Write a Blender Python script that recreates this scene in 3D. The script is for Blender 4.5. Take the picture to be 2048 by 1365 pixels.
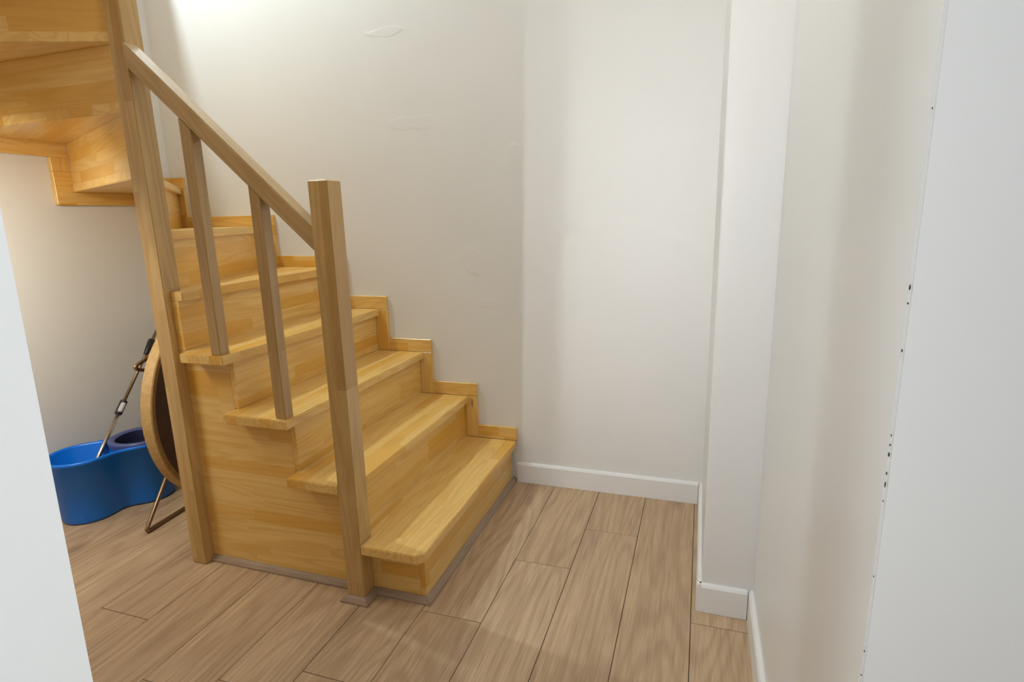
import bpy, bmesh, math, random
from mathutils import Vector, Matrix
random.seed(7)
for o in list(bpy.data.objects):
    bpy.data.objects.remove(o, do_unlink=True)
SC = bpy.context.scene
COL = SC.collection

# ---------------------------------------------------------------- camera
cam_d = bpy.data.cameras.new('camera'); cam = bpy.data.objects.new('camera', cam_d); COL.objects.link(cam)
cam.location = (0.7631, -1.3848, 1.1638)
cam.rotation_euler = (1.35403, 0.02522, 0.31762)
cam_d.sensor_fit = 'HORIZONTAL'; cam_d.sensor_width = 36.0; cam_d.lens = 1140.99 / 2048 * 36
cam_d.clip_start = 0.02
SC.camera = cam

# ---------------------------------------------------------------- world, lights, exposure
W = bpy.data.worlds.new('world'); SC.world = W; W.use_nodes = True
bg = W.node_tree.nodes['Background']; bg.inputs[0].default_value = (0.97, 1.0, 1.0, 1); bg.inputs[1].default_value = 0.81

def aim(o, target):
    d = Vector(target) - o.location
    o.rotation_euler = d.to_track_quat('-Z', 'Y').to_euler()
def area(name, loc, target, sx, sy, power, col):
    l = bpy.data.lights.new(name, 'AREA'); l.shape = 'RECTANGLE'; l.size = sx; l.size_y = sy
    l.energy = power; l.color = col
    o = bpy.data.objects.new(name, l); COL.objects.link(o); o.location = loc; aim(o, target); return o
# wall lamp beside the stair on the upper floor
sl = bpy.data.lights.new('stair_lamp', 'POINT'); sl.energy = 84; sl.shadow_soft_size = 0.03; sl.color = (0.80, 0.95, 1.0)
so = bpy.data.objects.new('stair_lamp', sl); COL.objects.link(so); so.location = (-1.69, 0.25, 3.10)
# daylight of the room behind the camera: a window straight behind and one to the right
for nm_, x_, w_, e_ in (('window_light_behind', 0.340, 0.075, 1.75), ('window_light_glazing', 0.535, 0.018, 2.0)):
    wb_ = area(nm_, (x_, -3.4, 1.25), (x_+0.03, 0.8, 0.72), w_, 1.9, e_, (0.94, 0.965, 1.0)); wb_.data.spread = math.radians(37)
area('window_light_side', (2.85, -1.05, 1.55), (0.2, -1.15, 1.25), 0.42, 1.3, 28, (0.80, 0.91, 1.0))
# unseen fill added under the upper flight to brighten the space below
cl_ = area('understair_fill', (-1.26, -0.50, 1.36), (-1.62, 0.15, 0.50), 0.30, 0.30, 5.8, (1.0, 0.98, 0.86)); cl_.data.spread = math.radians(138)

# unseen overhead fill added to lift the right-facing stair faces
area('hall_fill', (0.62, -0.25, 2.48), (0.42, -0.1, 0.0), 0.40, 0.40, 5.4, (1.0, 0.99, 0.92))

SC.view_settings.view_transform = 'Standard'; SC.view_settings.look = 'None'
SC.view_settings.exposure = 0.0; SC.view_settings.gamma = 1.0
SC.view_settings.use_curve_mapping = False

# ---------------------------------------------------------------- node helpers
class NT:
    def __init__(s, name):
        s.m = bpy.data.materials.new(name); s.m.use_nodes = True
        s.t = s.m.node_tree; s.b = s.t.nodes['Principled BSDF']
    def n(s, typ, **kw):
        x = s.t.nodes.new(typ)
        for k, v in kw.items(): setattr(x, k, v)
        return x
    def put(s, sock, v):
        if isinstance(v, bpy.types.NodeSocket): s.t.links.new(v, sock)
        else: sock.default_value = v
    def math(s, op, a, b=None, c=None, clamp=False):
        x = s.n('ShaderNodeMath', operation=op, use_clamp=clamp)
        for i, v in enumerate((a, b, c)):
            if v is not None: s.put(x.inputs[i], v)
        return x.outputs[0]
    def vmath(s, op, a, b=None):
        x = s.n('ShaderNodeVectorMath', operation=op)
        s.put(x.inputs[0], a)
        if b is not None: s.put(x.inputs[1], b)
        return x.outputs[0]
    def comb(s, a, b, c):
        x = s.n('ShaderNodeCombineXYZ')
        for i, v in enumerate((a, b, c)): s.put(x.inputs[i], v)
        return x.outputs[0]
    def sep(s, v):
        x = s.n('ShaderNodeSeparateXYZ'); s.put(x.inputs[0], v); return x.outputs
    def noise(s, v, scale=1.0, detail=2.0, rough=0.5, dist=0.0):
        x = s.n('ShaderNodeTexNoise'); s.put(x.inputs['Vector'], v)
        x.inputs['Scale'].default_value = scale; x.inputs['Detail'].default_value = detail
        x.inputs['Roughness'].default_value = rough; x.inputs['Distortion'].default_value = dist
        return x.outputs['Fac']
    def white(s, v):
        x = s.n('ShaderNodeTexWhiteNoise', noise_dimensions='3D'); s.put(x.inputs['Vector'], v); return x.outputs
    def ramp(s, f, stops, interp='LINEAR'):
        x = s.n('ShaderNodeValToRGB'); s.put(x.inputs[0], f); r = x.color_ramp; r.interpolation = interp
        while len(r.elements) < len(stops): r.elements.new(0.5)
        for e, (p, c) in zip(r.elements, stops): e.position = p; e.color = (*c, 1) if len(c) == 3 else c
        return x.outputs[0]
    def mix(s, f, a, b, mode='MIX'):
        x = s.n('ShaderNodeMix', data_type='RGBA', blend_type=mode)
        s.put(x.inputs[0], f); s.put(x.inputs[6], (*a, 1) if isinstance(a, tuple) else a); s.put(x.inputs[7], (*b, 1) if isinstance(b, tuple) else b)
        return x.outputs[2]
    def map(s, v, a, b, c=0.0, d=1.0):
        x = s.n('ShaderNodeMapRange'); s.put(x.inputs[0], v)
        for i, q in zip((1, 2, 3, 4), (a, b, c, d)): x.inputs[i].default_value = q
        return x.outputs[0]
    def attr(s, name):
        x = s.n('ShaderNodeAttribute'); x.attribute_name = name; return x.outputs['Vector']
    def pos(s): return s.n('ShaderNodeNewGeometry').outputs['Position']
    def bump(s, h, strength, dist):
        x = s.n('ShaderNodeBump'); s.put(x.inputs['Height'], h); x.inputs['Strength'].default_value = strength
        x.inputs['Distance'].default_value = dist; s.t.links.new(x.outputs[0], s.b.inputs['Normal'])
    def fin(s, col, rough=0.5, metal=0.0, spec=0.5, coat=0.0):
        s.put(s.b.inputs['Base Color'], (*col, 1) if isinstance(col, tuple) else col)
        s.put(s.b.inputs['Roughness'], rough); s.b.inputs['Metallic'].default_value = metal
        s.b.inputs['Specular IOR Level'].default_value = spec
        s.b.inputs['Coat Weight'].default_value = coat; s.b.inputs['Coat Roughness'].default_value = 0.18
        return s.m

def pine(name, stave=0.043, seg=0.52, light=(0.90, 0.615, 0.22), dark=(0.77, 0.405, 0.055), knots=True):
    """finger-jointed, glued and varnished pine; gc = (along, across, thickness) in metres"""
    k = NT(name); a, c, t = k.sep(k.attr('gc'))[:3]
    row = k.math('FLOOR', k.math('DIVIDE', c, stave))
    rr = k.white(k.comb(row, 3.3, 1.7))[0]
    sg = k.math('FLOOR', k.math('ADD', k.math('DIVIDE', a, seg), k.math('MULTIPLY', rr, 17.0)))
    w = k.white(k.comb(row, sg, 0.5)); idv, idc = w[0], w[1]
    off = k.vmath('SCALE', idc); off.node.inputs['Scale'].default_value = 40.0
    g = k.vmath('ADD', k.comb(k.math('MULTIPLY', a, 0.95), k.math('MULTIPLY', c, 11.0), k.math('MULTIPLY', t, 11.0)), off)
    n1 = k.noise(g, 1.0, 1.0, 0.4, 0.1)
    rings = k.math('SINE', k.math('MULTIPLY', n1, 72.0))
    rings = k.map(rings, -0.2, 1.0, 0.0, 1.0)
    fib = k.noise(k.comb(k.math('MULTIPLY', a, 14.0), k.math('MULTIPLY', c, 420.0), k.math('MULTIPLY', t, 420.0)), 1.0, 2.0)
    mid = tuple((x + y) * .5 for x, y in zip(light, dark))
    base = k.ramp(idv, [(0.0, light), (0.45, tuple(x * .97 for x in light)), (0.75, mid), (1.0, dark)])
    late = tuple(x * y for x, y in zip(dark, (0.86, 0.78, 0.66)))
    col = k.mix(k.math('MULTIPLY', rings, 0.34), base, late)
    col = k.mix(k.map(fib, 0.35, 0.75, 0.0, 0.18), col, late)
    st = k.noise(k.vmath('ADD', k.comb(k.math('MULTIPLY', a, 2.2), k.math('MULTIPLY', c, 95.0), k.math('MULTIPLY', t, 95.0)), off), 1.0, 2.0)
    col = k.mix(k.map(st, 0.42, 0.74, 0.0, 0.24), col, late)
    broad = k.noise(k.vmath('ADD', k.comb(k.math('MULTIPLY', a, 3.0), k.math('MULTIPLY', c, 7.0), t), off), 1.0, 1.0)
    col = k.mix(k.map(broad, 0.35, 0.75, 0.0, 0.22), col, tuple(x * .82 for x in mid))
    if knots:
        v = k.n('ShaderNodeTexVoronoi', feature='F1'); k.put(v.inputs['Vector'], k.comb(k.math('MULTIPLY', a, 2.6), k.math('MULTIPLY', c, 8.5), k.math('MULTIPLY', t, 4.0)))
        v.inputs['Scale'].default_value = 1.0
        keep = k.math('GREATER_THAN', k.sep(v.outputs['Color'])[0], 0.72)
        kn = k.math('MULTIPLY', k.map(v.outputs['Distance'], 0.035, 0.075, 1.0, 0.0), keep)
        col = k.mix(k.math('MULTIPLY', kn, 0.75), col, (0.25, 0.105, 0.03))
    k.bump(rings, 0.05, 0.0006)
    return k.fin(col, 0.32, 0, 0.5, 0.35)

def oak():
    k = NT('oak_laminate'); a, c, t = k.sep(k.attr('gc'))[:3]
    oi = k.n('ShaderNodeObjectInfo').outputs['Random']
    off = k.comb(k.math('MULTIPLY', oi, 57.0), k.math('MULTIPLY', oi, 91.0), 0.0)
    g = k.vmath('ADD', k.comb(k.math('MULTIPLY', a, 0.8), k.math('MULTIPLY', c, 6.0), 0.0), off)
    n1 = k.noise(g, 1.0, 1.0, 0.4, 0.15)
    rings = k.map(k.math('SINE', k.math('MULTIPLY', n1, 80.0)), -0.3, 1.0)
    fib = k.noise(k.vmath('ADD', k.comb(k.math('MULTIPLY', a, 9.0), k.math('MULTIPLY', c, 230.0), 0.0), off), 1.0, 2.0)
    broad = k.noise(k.vmath('ADD', k.comb(k.math('MULTIPLY', a, 1.6), k.math('MULTIPLY', c, 8.0), 3.0), off), 1.0, 2.0)
    base = k.mix(oi, (0.70, 0.505, 0.32), (0.60, 0.415, 0.25))
    col = k.mix(k.map(broad, 0.35, 0.7, 0.0, 0.55), base, (0.40, 0.265, 0.16))
    col = k.mix(k.math('MULTIPLY', rings, 0.36), col, (0.36, 0.225, 0.125))
    col = k.mix(k.map(fib, 0.42, 0.72, 0.0, 0.42), col, (0.27, 0.17, 0.10))
    st = k.noise(k.vmath('ADD', k.comb(k.math('MULTIPLY', a, 2.0), k.math('MULTIPLY', c, 62.0), 7.0), off), 1.0, 3.0, 0.6)
    col = k.mix(k.map(st, 0.44, 0.74, 0.0, 0.42), col, (0.30, 0.185, 0.105))
    v = k.n('ShaderNodeTexVoronoi', feature='F1'); k.put(v.inputs['Vector'], k.vmath('ADD', k.comb(k.math('MULTIPLY', a, 1.5), k.math('MULTIPLY', c, 3.4), 0.0), off))
    v.inputs['Scale'].default_value = 1.0
    kn = k.math('MULTIPLY', k.map(v.outputs['Distance'], 0.02, 0.12, 1.0, 0.0), k.math('GREATER_THAN', k.sep(v.outputs['Color'])[0], 0.5))
    col = k.mix(k.math('MULTIPLY', kn, 0.6), col, (0.17, 0.105, 0.06))
    k.bump(fib, 0.06, 0.0004)
    return k.fin(col, 0.42, 0, 0.4)

def paint(name, col, rough=0.45, bump=0.25, patches=False):
    k = NT(name); p = k.pos()
    big = k.noise(p, 1.7, 2.0); fine = k.noise(p, 55.0, 3.0)
    c = k.mix(k.map(big, 0.3, 0.7), tuple(x * .975 for x in col), col)
    h = k.math('ADD', k.math('MULTIPLY', k.noise(p, 5.0, 2.0), 1.0), k.math('MULTIPLY', fine, 0.05))
    if patches:
        for (cx_, cz_, rx_, rz_, am_) in patches:
            sx_, _, sz_ = k.sep(p)[:3]
            d_ = k.math('SQRT', k.math('ADD', k.math('POWER', k.math('DIVIDE', k.math('SUBTRACT', sx_, cx_), rx_), 2.0), k.math('POWER', k.math('DIVIDE', k.math('SUBTRACT', sz_, cz_), rz_), 2.0)))
            d_ = k.math('ADD', d_, k.math('MULTIPLY', k.math('SUBTRACT', k.noise(p, 14.0, 2.0), 0.5), 1.1))
            h = k.math('ADD', h, k.map(d_, 0.75, 1.0, am_, 0.0))
    k.bump(h, bump, 0.012)
    return k.fin(c, rough, 0, 0.4)

M = {}
M['pine'] = pine('varnished_pine')
M['pine_tread'] = pine('varnished_pine_tread', knots=False)
M['pine_post'] = pine('varnished_pine_post', stave=0.032, seg=0.62, light=(0.64, 0.42, 0.17), dark=(0.48, 0.275, 0.085), knots=False)
M['pine_rail'] = pine('varnished_pine_rail', stave=0.30, seg=3.0, light=(0.54, 0.355, 0.155), dark=(0.44, 0.27, 0.10), knots=False)
M['oak'] = oak()
M['wall'] = paint('off_white_wall_paint', (0.83, 0.82, 0.80), 0.42, 0.10)
M['wall_back'] = paint('plastered_off_white_wall', (0.83, 0.82, 0.80), 0.42, 0.12, [(-0.157, 0.985, 0.055, 0.075, 1.3), (0.035, 1.40, 0.04, 0.05, 0.8), (-0.50, 1.905, 0.10, 0.02, 1.0), (-0.085, 0.80, 0.06, 0.02, 0.5), (-0.40, 1.55, 0.13, 0.03, 0.5)])
M['wall_gloss'] = paint('smooth_white_wall_paint', (0.82, 0.81, 0.795), 0.32, 0.03)
M['hall'] = NT('bounce_dimming_brown').fin((0.52, 0.38, 0.24), 0.5)  # brown chosen to cut light bounced off the unseen hall wall
M['gap'] = NT('floor_underlay').fin((0.10, 0.065, 0.04), 0.8)
M['base'] = paint('white_baseboard_paint', (0.86, 0.85, 0.84), 0.35, 0.01)
M['jamb'] = paint('bright_white_paint', (0.93, 0.92, 0.905), 0.35, 0.01)
k = NT('grey_oak_trim'); a, c, t = k.sep(k.attr('gc'))[:3]
f_ = k.noise(k.comb(k.math('MULTIPLY', a, 12.0), k.math('MULTIPLY', c, 260.0), k.math('MULTIPLY', t, 260.0)), 1.0, 2.0)
M['trim'] = k.fin(k.mix(k.map(f_, .3, .7), (0.40, 0.285, 0.20), (0.30, 0.205, 0.14)), 0.5)
M['blue'] = NT('blue_plastic').fin((0.0, 0.185, 0.82), 0.32)
M['navy'] = NT('translucent_navy_plastic').fin((0.075, 0.10, 0.27), 0.3)
M['deep'] = NT('deep_navy_plastic').fin((0.012, 0.016, 0.05), 0.4)
k = NT('cork_tan_board'); f_ = k.noise(k.pos(), 60.0, 3.0)
M['tan'] = k.fin(k.mix(k.map(f_, .3, .7), (0.56, 0.36, 0.145), (0.46, 0.275, 0.095)), 0.55)
k = NT('brown_veneer'); f_ = k.noise(k.pos(), 18.0, 3.0)
M['brown'] = k.fin(k.mix(k.map(f_, .3, .7), (0.15, 0.075, 0.035), (0.115, 0.055, 0.025)), 0.5)
M['bronze'] = NT('bronze_tube').fin((0.30, 0.20, 0.11), 0.38, 0.75)
M['steel'] = NT('steel_tube').fin((0.62, 0.56, 0.48), 0.28, 0.9)
M['black'] = NT('black_plastic').fin((0.02, 0.02, 0.022), 0.45)
M['grey'] = NT('grey_plastic').fin((0.50, 0.49, 0.48), 0.45)
M['chip'] = NT('bare_dark_plaster').fin((0.05, 0.045, 0.04), 0.8)

# ---------------------------------------------------------------- mesh helpers
def obj(name, bm, mat, parent=None, axes=None, seed=None, smooth=False):
    me = bpy.data.meshes.new(name)
    bmesh.ops.recalc_face_normals(bm, faces=bm.faces[:])
    bm.to_mesh(me); bm.free()
    if axes is not None:
        al, ac, th = (Vector(v).normalized() for v in axes)
        r = Vector((random.uniform(-20, 20), random.uniform(-20, 20), random.uniform(-5, 5)))
        at = me.attributes.new('gc', 'FLOAT_VECTOR', 'POINT')
        for i, v in enumerate(me.vertices):
            at.data[i].vector = (v.co.dot(al) + r.x, v.co.dot(ac) + r.y, v.co.dot(th) + r.z)
    if smooth:
        for p in me.polygons: p.use_smooth = True
    me.materials.append(mat)
    o = bpy.data.objects.new(name, me); COL.objects.link(o)
    if parent is not None: o.parent = parent
    return o
def empty(name):
    o = bpy.data.objects.new(name, None); o.empty_display_size = 0.05; COL.objects.link(o); return o
def tag(o, label, cat=None, kind=None, group=None):
    o['label'] = label
    if cat: o['category'] = cat
    if kind: o['kind'] = kind
    if group: o['group'] = group
    return o
def bevel(bm, w, seg=1):
    if w > 0:
        bmesh.ops.bevel(bm, geom=[e for e in bm.edges if len(e.link_faces) == 2 and e.calc_face_angle(0) > 0.5], offset=w, segments=seg, affect='EDGES', clamp_overlap=True)
    return bm
def box(x0, x1, y0, y1, z0, z1, bv=0.0, seg=1):
    bm = bmesh.new()
    bmesh.ops.create_cube(bm, size=1.0, matrix=Matrix.Translation(((x0+x1)/2, (y0+y1)/2, (z0+z1)/2)) @ Matrix.Diagonal((abs(x1-x0), abs(y1-y0), abs(z1-z0), 1)))
    return bevel(bm, bv, seg)
def prism(poly, lo, hi, axis=2, bv=0.0, seg=1):
    """poly: 2D outline; axis: extrusion axis (2: poly is x,y; 0: poly is y,z; 1: poly is x,z)"""
    def P(p, h):
        if axis == 2: return (p[0], p[1], h)
        if axis == 0: return (h, p[0], p[1])
        return (p[0], h, p[1])
    bm = bmesh.new()
    A = [bm.verts.new(P(p, lo)) for p in poly]; B = [bm.verts.new(P(p, hi)) for p in poly]
    n = len(poly)
    bm.faces.new(A); bm.faces.new(B[::-1])
    for i in range(n): bm.faces.new((A[i], A[(i+1) % n], B[(i+1) % n], B[i]))
    bmesh.ops.recalc_face_normals(bm, faces=bm.faces[:])
    return bevel(bm, bv, seg)
def tube(pts, r, n=12, closed=False, cap=True):
    pts = [Vector(p) for p in pts]; bm = bmesh.new(); rings = []; N = len(pts)
    up = None
    for i, p in enumerate(pts):
        if closed: d = pts[(i+1) % N] - pts[i-1]
        else: d = pts[min(i+1, N-1)] - pts[max(i-1, 0)]
        d.normalize()
        if up is None:
            up = d.orthogonal().normalized()
        up = (up - d * up.dot(d)).normalized(); s = d.cross(up)
        rr = r[i] if isinstance(r, (list, tuple)) else r
        rings.append([bm.verts.new(p + (up * math.cos(q) + s * math.sin(q)) * rr) for q in (2*math.pi*j/n for j in range(n))])
    for i in range(N if closed else N-1):
        a, b = rings[i], rings[(i+1) % N]
        for j in range(n): bm.faces.new((a[j], a[(j+1) % n], b[(j+1) % n], b[j]))
    if cap and not closed: bm.faces.new(rings[0][::-1]); bm.faces.new(rings[-1])
    return bm
def fillet(pts, rad, seg=6, closed=False):
    pts = [Vector(p) for p in pts]; out = []; N = len(pts)
    for i, p in enumerate(pts):
        if not closed and i in (0, N-1): out.append(p); continue
        a = (pts[i-1] - p); b = (pts[(i+1) % N] - p); rr = min(rad, a.length*.45, b.length*.45)
        A = p + a.normalized()*rr; B = p + b.normalized()*rr
        for j in range(seg+1):
            t = j/seg; out.append(A*(1-t)**2 + p*2*t*(1-t) + B*t*t)
    return out
X, Y, Z = (1,0,0), (0,1,0), (0,0,1)

# ---------------------------------------------------------------- the room
XL, YB, XR = -1.75, 0.865, 0.945       # left wall, back wall, right wall faces
YE = -0.775                            # near end of the right wall
HT = 2.9
tag(obj('wall_back', box(XL-0.15, 1.2, YB, YB+0.15, -0.05, 3.6), M['wall_back']), 'off-white painted back wall rising behind the stairs', kind='structure')
tag(obj('wall_left', box(XL-0.15, XL, -1.179, YB, -0.05, 3.6), M['wall']), 'off-white side wall behind the blue bucket', kind='structure')
# the boxed-in projection in the far right corner and the right wall with its near end
tag(obj('wall_projection', prism([(0.803, YB), (0.803, 0.204), (0.8042, 0.2012), (0.807, 0.20), (XR, 0.20), (XR, YB)], -0.05, HT, 2), M['wall_gloss']), 'narrow smooth white boxed projection in the far right corner', kind='structure')
wr = tag(obj('wall_right', box(XR, 3.0, YE, YB+0.15, -0.05, HT, 0.003, 2), M['wall_gloss']), 'smooth white wall on the right with chipped near corner', kind='structure')
# chips along the near corner of the right wall
random.seed(21)
for zc, h in [(1.245, .004), (1.09, .010), (1.075, .004), (1.03, .006), (0.945, .005), (0.935, .004), (0.925, .009), (0.905, .007), (0.893, .012), (0.875, .004), (0.79, .005), (0.70, .005), (0.67, .003)]:
    w = random.uniform(.0004, .0009); h *= 0.6; y0 = YE+0.0004
    c = bmesh.new(); bmesh.ops.create_icosphere(c, subdivisions=1, radius=1.0, matrix=Matrix.Translation((XR+0.0008, y0+0.0006, zc)) @ Matrix.Diagonal((w, w, h*.5, 1)))
    obj('paint_chip', c, M['chip'], wr)
# left: end of the passage wall beside the camera
tag(obj('wall_front', prism([(0.10, -0.05), (0.2515, -0.05), (0.284+0.0259*1.7, HT), (0.10, HT)], -3.449, -1.100, 1), M['jamb']), 'bright white wall end at the left edge of the view', kind='structure')
tag(obj('ceiling', box(-0.30, 3.0, -3.6, YB, 2.50, 2.75), M['wall']), 'white ceiling over the hall, open above the stairs', kind='structure')
tag(obj('shadow_ledge', box(XL, -1.636, -1.179, YB, 2.50, 2.65), M['wall']), 'unseen ledge added on the left wall to shape the lamp shadow', kind='structure')  # added blocker, gives the slanted shadow edge on the back wall
tag(obj('wall_hall', box(XL-0.15, 0.0998, -1.30, -1.18, -0.05, HT), M['hall']), 'unseen hall wall facing the stairs, made brown to dim its bounce', kind='structure')  # out of view; its brown is there to weaken bounced light
tag(obj('wall_rear', box(0.0, 3.0, -3.6, -3.45, -0.05, HT), M['wall']), 'white rear wall of the room before the hall', kind='structure')
tag(obj('wall_side', box(2.92, 3.0, -3.449, YE-0.001, -0.05, HT), M['wall']), 'white window wall of the room before the hall', kind='structure')

# floor: an underlay slab, and every laminate plank a part of it
floor = tag(obj('floor', box(XL-0.15, 2.9, -3.4, YB+0.1, -0.08, -0.008), M['gap']), 'oak-look laminate floor in long planks', kind='structure')
PW, PL = 0.1942, 1.383
butts = {0: -0.040, 1: 0.287, 2: 0.546, 3: 1.0, 4: 0.132, -1: -0.345, -3: -0.49, -5: -0.312, -2: 0.95, -4: 0.62, -6: 0.70}
for i in range(-10, 10):
    x0 = 0.0005 + i*PW; x1 = x0 + PW
    b = butts.get(i, random.uniform(-1, 1))
    ys = sorted(b + j*PL for j in range(-4, 5))
    for y0, y1 in zip(ys, ys[1:]):
        ya, yb = max(y0, -3.3), min(y1, YB-0.001)
        xa, xb = max(x0, XL+0.001), min(x1, 2.0)
        if yb-ya < 0.02 or xb-xa < 0.02: continue
        if ya >= 0.2 and xa > 0.8: continue
        g = 0.0009
        random.seed(i*31+int(y0*100))
        obj('plank', box(xa+g, xb-g, ya+g, yb-g, -0.0079, 0.0, 0.0010), M['oak'], floor, (Y, X, Z))

# baseboards with a bevelled top edge
def baseboard(name, p0, p1, nrm, label, h=0.092, th=0.013):
    p0, p1, n_ = Vector((*p0, 0)), Vector((*p1, 0)), Vector((*nrm, 0))
    bm = bmesh.new(); prof = [(0.0, 0.0005), (th, 0.0005), (th, h-0.010), (th-0.004, h-0.002), (th-0.007, h), (0.0, h)]
    R_ = [[bm.verts.new(p + n_*a + Vector((0, 0, b))) for a, b in prof] for p in (p0, p1)]
    for i in range(len(prof)):
        j = (i+1) % len(prof); bm.faces.new((R_[0][i], R_[0][j], R_[1][j], R_[1][i]))
    bm.faces.new(R_[0]); bm.faces.new(R_[1][::-1])
    return tag(obj(name, bm, M['base']), label, kind='structure')
baseboard('baseboard_back', (0.021, YB), (0.788, YB), (0, -1), 'white baseboard along the back wall right of the stairs')
baseboard('baseboard_projection_side', (0.803, YB), (0.803, 0.1871), (-1, 0), 'white baseboard on the side of the corner projection')
baseboard('baseboard_projection_front', (0.7901, 0.20), (0.930, 0.20), (0, -1), 'short white baseboard on the front of the corner projection')
baseboard('baseboard_right', (XR, 0.1995), (XR, YE+0.003), (-1, 0), 'white baseboard along the right wall')
baseboard('baseboard_left', (XL, -1.17), (XL, YB-0.002), (1, 0), 'grey-shaded white baseboard behind the blue bucket')

# ---------------------------------------------------------------- the staircase
ST = empty('staircase'); tag(ST, 'varnished pine winder staircase with newel posts, balusters and handrail', 'staircase')
TH, RT, NO = 0.030, 0.018, 0.020          # tread thickness, riser thickness, nosing overhang
zt = lambda k_: 0.1956 + 0.1898*(k_-1)
YW, YF, YP = 0.850, -0.060, 0.0           # skirting face, tread overhang, side panel face
nose = {1: 0.0236, 2: -0.1952, 3: -0.4053, 4: -0.6154}
ris = {1: 0.0, 2: -0.2152, 3: -0.4253, 4: -0.6354}
NX0, NX1, NY0, NY1 = -0.2437, -0.1827, -0.0600, 0.0030   # near newel
LX0, LX1, LY0, LY1 = -0.8917, -0.8319, -0.0400, 0.0220   # tall newel

def line_pts(pw):  # normal pointing up-stair (inwards)
    (ax, ay), (bx, by) = pw
    d = Vector((bx-ax, by-ay)).normalized(); n_ = Vector((-d.y, d.x)); return Vector((ax, ay)), Vector((bx, by)), d, n_
# nosing lines of the winders: (at the tall newel, at the wall)
nl = {5: ((-0.784, -0.018), (-0.818, YW)),
      6: ((-0.850, 0.030), (-1.180, YW)),
      7: ((-0.892, 0.004), (-1.669, YW)),
      8: ((-0.884, 0.021), (-1.730, 0.4185)),
      9: ((-0.8925, 0.019), (-1.730, 0.024)),
      10: ((-0.905, 0.014), (-1.730, -0.345))}
def off_line(k_, d_):
    a, b, d, n_ = line_pts(nl[k_])
    return a + n_*d_, b + n_*d_
def x_at_y(p, q, y): t = (y-p.y)/(q.y-p.y); return p.x+(q.x-p.x)*t
def y_at_x(p, q, x): t = (x-p.x)/(q.x-p.x); return p.y+(q.y-p.y)*t

# straight treads
t1 = [(nose[1], YW), (ris[2]-RT, YW), (ris[2]-RT, YP), (NX1, YP), (NX1, YF), (nose[1]-0.020, YF), (nose[1], YF+0.020)]
tread_poly = {1: t1}
tread_poly[2] = [(nose[2], YW), (ris[3]-RT, YW), (ris[3]-RT, YP), (ris[3]-0.004, YP), (ris[3]-0.004, YF), (NX0, YF), (NX0, NY1), (nose[2], NY1)]
tread_poly[3] = [(nose[3], YW), (ris[4]-RT, YW), (ris[4]-RT, YP), (ris[4]-0.012, YP), (ris[4]-0.012, YF), (nose[3], YF)]
a5, b5 = off_line(5, NO+RT)
tread_poly[4] = [(nose[4], YW), (x_at_y(a5, b5, YW), YW), (x_at_y(a5, b5, 0.0235), 0.0235), (LX1+0.0004, 0.0235), (LX1+0.0004, -0.019), (-0.786, -0.019), (-0.786, YF), (nose[4], YF)]
# winder treads
def rb(k_):  # back line of riser k clipped at wall
    a, b = off_line(k_, NO+RT+0.004); return a, b
p6a, p6b = rb(6); p7a, p7b = rb(7); p8a, p8b = rb(8); p9a, p9b = rb(9); p10a, p10b = rb(10)
tread_poly[5] = [nl[5][0], nl[5][1], (x_at_y(p6a, p6b, YW), YW), (-0.866, 0.0225), (LX1+0.0003, 0.0225), (LX1+0.0003, -0.018)]
tread_poly[6] = [nl[6][0], nl[6][1], (x_at_y(p7a, p7b, YW), YW), (-0.892, 0.012), (-0.892, 0.0225), (-0.855, 0.0225)]
tread_poly[7] = [nl[7][0], nl[7][1], (-1.730, YW), (-1.730, y_at_x(p8a, p8b, -1.730)), (-0.8925, y_at_x(p8a, p8b, -0.8925))]
tread_poly[8] = [(-0.8925, 0.0225), nl[8][0], nl[8][1], (-1.730, y_at_x(p9a, p9b, -1.73)), (-0.8925, y_at_x(p9a, p9b, -0.8925))]
tread_poly[9] = [nl[9][0], nl[9][1], (-1.730, y_at_x(p10a, p10b, -1.73)), (-0.8925, y_at_x(p10a, p10b, -0.8925)-0.004)]
tread_poly[10] = [nl[10][0], nl[10][1], (-1.730, -0.72), (-0.8925, -0.20), (-0.8925, -0.03)]
for k_ in range(1, 11):
    bm = prism(tread_poly[k_], zt(k_)-TH, zt(k_), 2, 0.0025, 2)
    if k_ <= 4: ax = (Y, X, Z)
    else:
        d = Vector((nl[k_][1][0]-nl[k_][0][0], nl[k_][1][1]-nl[k_][0][1], 0)).normalized(); ax = (d, d.cross(Vector(Z)), Z)
    obj('tread', bm, M['pine_tread'] if k_ < 7 else M['pine'], ST, ax)
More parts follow.
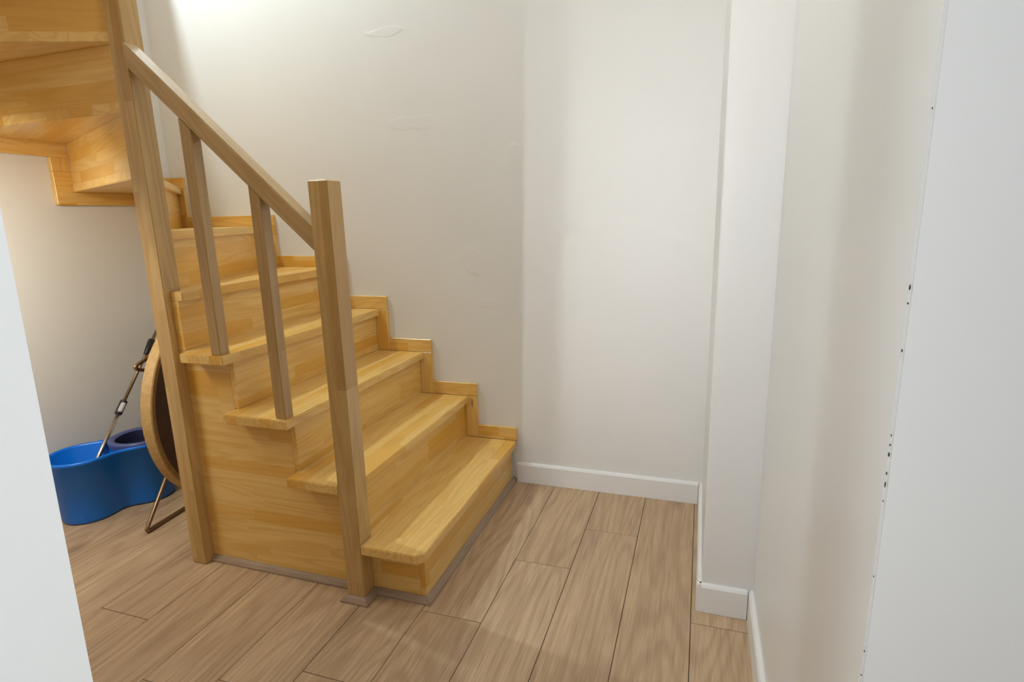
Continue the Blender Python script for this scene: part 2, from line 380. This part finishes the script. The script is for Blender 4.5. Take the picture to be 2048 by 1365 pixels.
# risers
for k_ in range(1, 5):
    y0 = YP if k_ != 2 else NY1
    z0 = zt(k_-1) if k_ > 1 else 0.001
    obj('riser', box(ris[k_]-RT, ris[k_], YP, YW, z0, zt(k_)-TH, 0.001), M['pine'], ST, (Y, Z, X))
for k_ in range(5, 11):
    a, b, d, n_ = line_pts(nl[k_])
    A, B, C_, D_ = a+n_*NO, b+n_*NO, b+n_*(NO+RT), a+n_*(NO+RT)
    if k_ == 5: A, D_ = Vector((x_at_y(A, B, -0.018), -0.018)), Vector((LX1+0.0004, -0.018))
    if k_ in (5, 6, 7):
        f = lambda p: Vector((x_at_y(p[0], p[1], YW), YW))
        B, C_ = f((A, B)), f((a+n_*(NO+RT), b+n_*(NO+RT)))
    else:
        B, C_ = Vector((-1.73, y_at_x(A, B, -1.73))), Vector((-1.73, y_at_x(a+n_*(NO+RT), C_, -1.73)))
    if k_ == 6: A, D_ = Vector((-0.862, 0.0235)), Vector((-0.880, 0.0235))
    if k_ == 7: A, D_ = Vector((-0.94, y_at_x(*off_line(7, NO), -0.94))), Vector((-0.94, y_at_x(*off_line(7, NO+RT), -0.94)))
    if k_ >= 8:
        A, D_ = Vector((-0.893, y_at_x(*off_line(k_, NO), -0.893))), Vector((-0.893, y_at_x(*off_line(k_, NO+RT), -0.893)))
    bm = prism([tuple(A), tuple(B), tuple(C_), tuple(D_)], zt(k_-1), zt(k_)-TH, 2, 0.0008)
    dd = Vector((d.x, d.y, 0)); obj('riser', bm, M['pine'], ST, (dd, Z, dd.cross(Vector(Z))))
# closed side of the lower flight
sp = [(LX1, 0.001), (ris[2]-0.0, 0.001), (ris[2], zt(2)-TH), (ris[3]-RT, zt(2)-TH), (ris[3]-RT, zt(3)-TH), (ris[4]-RT, zt(3)-TH), (ris[4]-RT, zt(4)-TH), (LX1, zt(4)-TH)]
obj('side_panel', prism(sp, YP, YP+0.018, 1), M['pine'], ST, (X, Z, Y))
obj('side_panel', prism([(NX1, 0.001), (ris[1]-RT, 0.001), (ris[1]-RT, zt(1)-TH), (NX1, zt(1)-TH)], YP, YP+0.018, 1), M['pine'], ST, (X, Z, Y))
# newel posts
bm = bmesh.new(); H = 1.2660; c_ = 0.0045
sq = lambda i_, z_: [bm.verts.new(p) for p in ((NX0+i_, NY0+i_, z_), (NX1-i_, NY0+i_, z_), (NX1-i_, NY1-i_, z_), (NX0+i_, NY1-i_, z_))]
r0, r1, r2 = sq(0, 0.002), sq(0, H), sq(0.006, H+0.003); top = bm.verts.new(((NX0+NX1)/2, (NY0+NY1)/2, H+0.009))
for A, B in ((r0, r1), (r1, r2)):
    for i in range(4): bm.faces.new((A[i], A[(i+1) % 4], B[(i+1) % 4], B[i]))
for i in range(4): bm.faces.new((r2[i], r2[(i+1) % 4], top))
bm.faces.new(r0[::-1])
bmesh.ops.bevel(bm, geom=[e for e in bm.edges if abs(e.verts[0].co.z-e.verts[1].co.z) > 0.5], offset=0.002, segments=2, affect='EDGES')
o = obj('newel_post', bm, M['pine_post'], ST, (Z, X, Y)); o['label'] = 'short newel post at the foot of the stairs'
o = obj('newel_post', box(LX0, LX1, LY0, LY1, 0.001, 3.0, 0.002, 2), M['pine_post'], ST, (Z, X, Y)); o['label'] = 'tall newel post running up through the winder'
# handrail and balusters
zr = lambda x: 1.149 + (-0.253 - x)*0.912
RH = 0.0655
rp = [(NX0, zr(NX0)), (LX1, zr(LX1)), (LX1, zr(LX1)-RH), (NX0, zr(NX0)-RH)]
sl_ = Vector((-1, 0, 0.912))
obj('handrail', prism(rp, -0.050, 0.000, 1, 0.003, 2), M['pine_rail'], ST, (sl_, Y, sl_.cross(Vector(Y))))
for cx_, cy_, k_ in ((-0.6455, -0.0335, 4), (-0.4345, -0.0280, 3)):
    h_ = 0.0185; xa, xb = cx_-h_, cx_+h_
    pl = [(xa, zt(k_)), (xb, zt(k_)), (xb, zr(xb)-RH), (xa, zr(xa)-RH)]
    obj('baluster', prism(pl, cy_-h_, cy_+h_, 1, 0.0018, 2), M['pine_rail'], ST, (Z, X, Y))
# stepped skirting on the back wall
ed = {2: -0.156, 3: -0.366, 4: -0.576, 5: -0.779, 6: -1.145, 7: -1.655}
back = {2: ris[2], 3: ris[3], 4: ris[4], 5: -0.838, 6: -1.20, 7: -1.725}
SH = 0.058
for k_ in range(1, 8):
    x1 = nose[1] if k_ == 1 else ed[k_]
    x0 = ed[k_+1] if k_ < 7 else XL+0.0005
    h = SH if k_ < 5 else 0.05
    obj('wall_skirting', box(x0, x1, YW, YB-0.0005, zt(k_), zt(k_)+h, 0.001), M['pine'], ST, (X, Z, Y))
    if k_ >= 2:
        obj('wall_skirting', box(back[k_], ed[k_], YW, YB-0.0005, zt(k_-1), zt(k_)-0.0008, 0.001), M['pine'], ST, (Z, X, Y))
# stepped string on the left wall under the winders
for (y0, y1, z0, z1, ax) in ((0.305, YB-0.001, 1.252, 1.385, (Y, Z, X)), (-0.09, 0.376, 1.440, 1.575, (Y, Z, X)), (0.305, 0.376, 1.3853, 1.4397, (Z, Y, X)), (-0.09, -0.02, 1.5753, 1.629, (Z, Y, X)), (-0.48, -0.02, 1.629, 1.765, (Y, Z, X))):
    obj('wall_string', box(XL+0.0005, -1.7302, y0, y1, z0, z1, 0.001), M['pine'], ST, ax)

# shoe trim around the foot of the stairs (mitred pieces)
def shoe(pts, d_, h, start, base=0.0003):
    P = [Vector(p) for p in pts]; N = len(P)
    out = []
    for i in range(N):
        nn = []
        for a, b in ((i-1, i), (i, i+1)):
            if 0 <= a and b < N:
                t_ = (P[b]-P[a]).normalized(); nn.append(Vector((t_.y, -t_.x)))
        if len(nn) == 1: out.append(P[i]+nn[0]*d_)
        else:
            m = (nn[0]+nn[1]); out.append(P[i] + m*(d_/(1+nn[0].dot(nn[1]))))
    return P, out
cnt = 1
def shoe_run(pts, d_=0.018, h=0.020, first=None, last=None):
    global cnt
    P, O = shoe(pts, d_, h, 0)
    if first: O[0] = Vector(first)
    if last: O[-1] = Vector(last)
    for i in range(len(P)-1):
        bm = bmesh.new(); R_ = []
        t_ = (P[i+1]-P[i]).normalized()*0.0004
        for p, o_, s in ((P[i], O[i], 1), (P[i+1], O[i+1], -1)):
            p2 = p + t_*s; o2 = o_ + t_*s; q = p2.lerp(o2, 0.55); q1 = p2.lerp(o2, 0.12)
            R_.append([bm.verts.new((*v, z_)) for v, z_ in ((p2, 0.0003), (o2, 0.0003), (o2, 0.006), (q, h*0.80), (q1, h), (p2, h))])
        for a in range(6):
            b = (a+1) % 6; bm.faces.new((R_[0][a], R_[0][b], R_[1][b], R_[1][a]))
        bm.faces.new(R_[0]); bm.faces.new(R_[1][::-1])
        tt = Vector((t_.x, t_.y, 0))
        tag(obj('trim_%d' % cnt, bm, M['trim'], None, (tt, tt.cross(Vector(Z)), Z)), ['grey-brown shoe trim along the closed stair side', 'short grey-brown shoe trim in front of the near newel post', 'short grey-brown shoe trim on the right of the near newel post', 'grey-brown shoe trim under the open end of the first step', 'long grey-brown shoe trim along the first riser'][cnt-1], kind='structure')
        cnt += 1
shoe_run([(LX1+0.001, -0.0003), (NX0-0.0005, -0.0003)])
shoe_run([(NX0, NY0-0.0004), (NX1+0.0004, NY0-0.0004), (NX1+0.0004, -0.0003), (0.0005, -0.0003), (0.0005, YB-0.0005)], first=(NX0-0.018, NY0-0.0184))

# ---------------------------------------------------------------- mop bucket
BK = empty('mop_bucket'); tag(BK, 'blue plastic double mop bucket with dark wringer basket under the stairs', 'bucket')
C1, C2, HB = Vector((-1.592, 0.113)), Vector((-1.507, 0.308)), 0.268
mid_ = (C1+C2)/2
def sdf(p, r1, r2, k_=0.10):
    a, b = (p-C1).length-r1, (p-C2).length-r2
    h = max(k_-abs(a-b), 0)/k_
    return min(a, b) - h*h*k_*0.25
def outline(r1, r2, n=112):
    out = []
    for j in range(n):
        th_ = 2*math.pi*j/n; d = Vector((math.cos(th_), math.sin(th_))); lo, hi = 0.0, 0.4
        for _ in range(28):
            m = (lo+hi)/2
            if sdf(mid_+d*m, r1, r2) < 0: lo = m
            else: hi = m
        out.append(mid_+d*lo)
    return out
bm = bmesh.new(); prof = [(0.085, 0.0), (0.099, 0.004), (0.102, 0.014), (0.116, HB-0.016), (0.1215, HB-0.014), (0.1235, HB-0.007), (0.1215, HB), (0.117, HB), (0.113, HB-0.008), (0.0995, 0.016), (0.09, 0.010)]
rings = [[bm.verts.new((p.x, p.y, z_+0.0005)) for p in outline(r_, r_-0.003)] for r_, z_ in prof]
n_ = len(rings[0])
for a, b in zip(rings, rings[1:]):
    for j in range(n_): bm.faces.new((a[j], a[(j+1) % n_], b[(j+1) % n_], b[j]))
bm.faces.new(rings[0][::-1]); bm.faces.new(rings[-1])
obj('bucket_body', bm, M['blue'], BK, smooth=True)
def spin(prof, n=56):
    bm = bmesh.new()
    R_ = [[bm.verts.new((C2.x+r_*math.cos(q), C2.y+r_*math.sin(q), z_)) for q in (2*math.pi*j/n for j in range(n))] if r_ > 0 else [bm.verts.new((C2.x, C2.y, z_))] for r_, z_ in prof]
    for a, b in zip(R_, R_[1:]):
        for j in range(n):
            if len(b) == 1: bm.faces.new((a[j], a[(j+1) % n], b[0]))
            else: bm.faces.new((a[j], a[(j+1) % n], b[(j+1) % n], b[j]))
    return bm
wb = obj('wringer_basket', spin([(0.1125, HB-0.02), (0.118, HB+0.003), (0.117, HB+0.010), (0.112, HB+0.013), (0.096, HB+0.011), (0.0925, HB+0.006)]), M['navy'], BK, smooth=True); wb['label'] = 'dark navy round wringer basket'
obj('basket_well', spin([(0.0924, HB+0.0055), (0.090, HB-0.004), (0.085, HB-0.03), (0.070, HB-0.13), (0.0, HB-0.135)]), M['deep'], wb, smooth=True)

# ---------------------------------------------------------------- mop handle leaning in the bucket
MP = empty('mop'); tag(MP, 'telescopic metal mop handle leaning out of the blue bucket', 'mop')
m0, m1 = Vector((-1.611, 0.185, 0.210)), Vector((-1.705, 0.581, 0.608))
md = (m1-m0); P_ = lambda t_: m0 + md*t_
tb = -0.26; tw = (-1.7405 - m0.x)/md.x
obj('lower_tube', tube([P_(tb), P_(0.42)], 0.0085), M['steel'], MP, smooth=True)
obj('upper_tube', tube([P_(0.40), P_(1.0), P_(tw*0.995)], 0.0068), M['bronze'], MP, smooth=True)
cl = obj('clamp', tube([P_(0.36), P_(0.365), P_(0.475), P_(0.48)], [0.010, 0.0145, 0.0145, 0.010]), M['black'], MP)
sd = Vector((0.55, -0.80, 0.25)).normalized(); u_ = md.normalized(); sd = (sd-u_*sd.dot(u_)).normalized(); s2 = u_.cross(sd)
bm = box(-0.009, 0.009, -0.004, 0.010, -0.022, 0.022, 0.003, 2); bm.transform(Matrix.Translation(P_(0.41)+sd*0.014+s2*0.008) @ Matrix((s2, sd, u_)).transposed().to_4x4())
obj('release_lever', bm, M['grey'], cl)
obj('grip', tube([P_(0.90), P_(0.905), P_(0.955), P_(1.04), P_(1.05)], [0.007, 0.010, 0.013, 0.0165, 0.012]), M['black'], MP, smooth=True)
# ---------------------------------------------------------------- folded round table standing on edge behind the newel post
TB = empty('folding_table'); tag(TB, 'round folding table with tan rim stored on edge behind the tall newel post', 'table')
dT = Vector((-0.25, 0.968, 0)).normalized(); nT = Vector((dT.y, -dT.x, 0)); RTB, TT = 0.40, 0.046
cT = Vector((-1.148, 0.095, 0)) + dT*RTB; cT.z = RTB + 0.021
def ring3(r, d_, n=96): return [cT + nT*d_ + (dT*math.cos(q)+Vector(Z)*math.sin(q))*r for q in (2*math.pi*j/n for j in range(n))]
def lathe(prof, n=96, close=True):
    bm = bmesh.new(); R_ = [[bm.verts.new(p) for p in ring3(r, d_, n)] for r, d_ in prof]
    for i in range(len(R_) if close else len(R_)-1):
        a, b = R_[i], R_[(i+1) % len(R_)]
        for j in range(n): bm.faces.new((a[j], a[(j+1) % n], b[(j+1) % n], b[j]))
    if not close: bm.faces.new(R_[0][::-1]); bm.faces.new(R_[-1])
    return bm
tp = obj('tabletop', lathe([(RTB-0.022, -0.012), (RTB-0.022, -0.030)], close=False), M['brown'], TB)
o = obj('edge_band', lathe([(RTB-0.021, 0.0), (RTB-0.004, 0.0), (RTB, -0.004), (RTB, -TT+0.004), (RTB-0.004, -TT), (RTB-0.021, -TT)]), M['tan'], tp); o['label'] = 'tan edge band'
hg = cT - nT*(TT+0.012)
A_ = Vector((-1.222, 0.050, 0.0085)); B_ = A_ + Vector((-0.083, 0.99, 0)).normalized()*0.62
h1, h2 = hg - dT*0.03 + Vector((0, 0, 0.02)), hg + dT*0.05 + Vector((0, 0, 0.02))
obj('leg_frame', tube(fillet([h1, A_, B_, h2], 0.02), 0.0075), M['bronze'], TB, smooth=True)
hb = hg - nT*0.02
K_ = Vector((-1.30, 0.166, 0.626))
obj('leg_frame', tube(fillet([hb + dT*0.05 + Vector((0, 0, 0.30)), K_, hb + dT*0.02 + Vector((0, 0, 0.08))], 0.035), 0.0075), M['bronze'], TB, smooth=True)
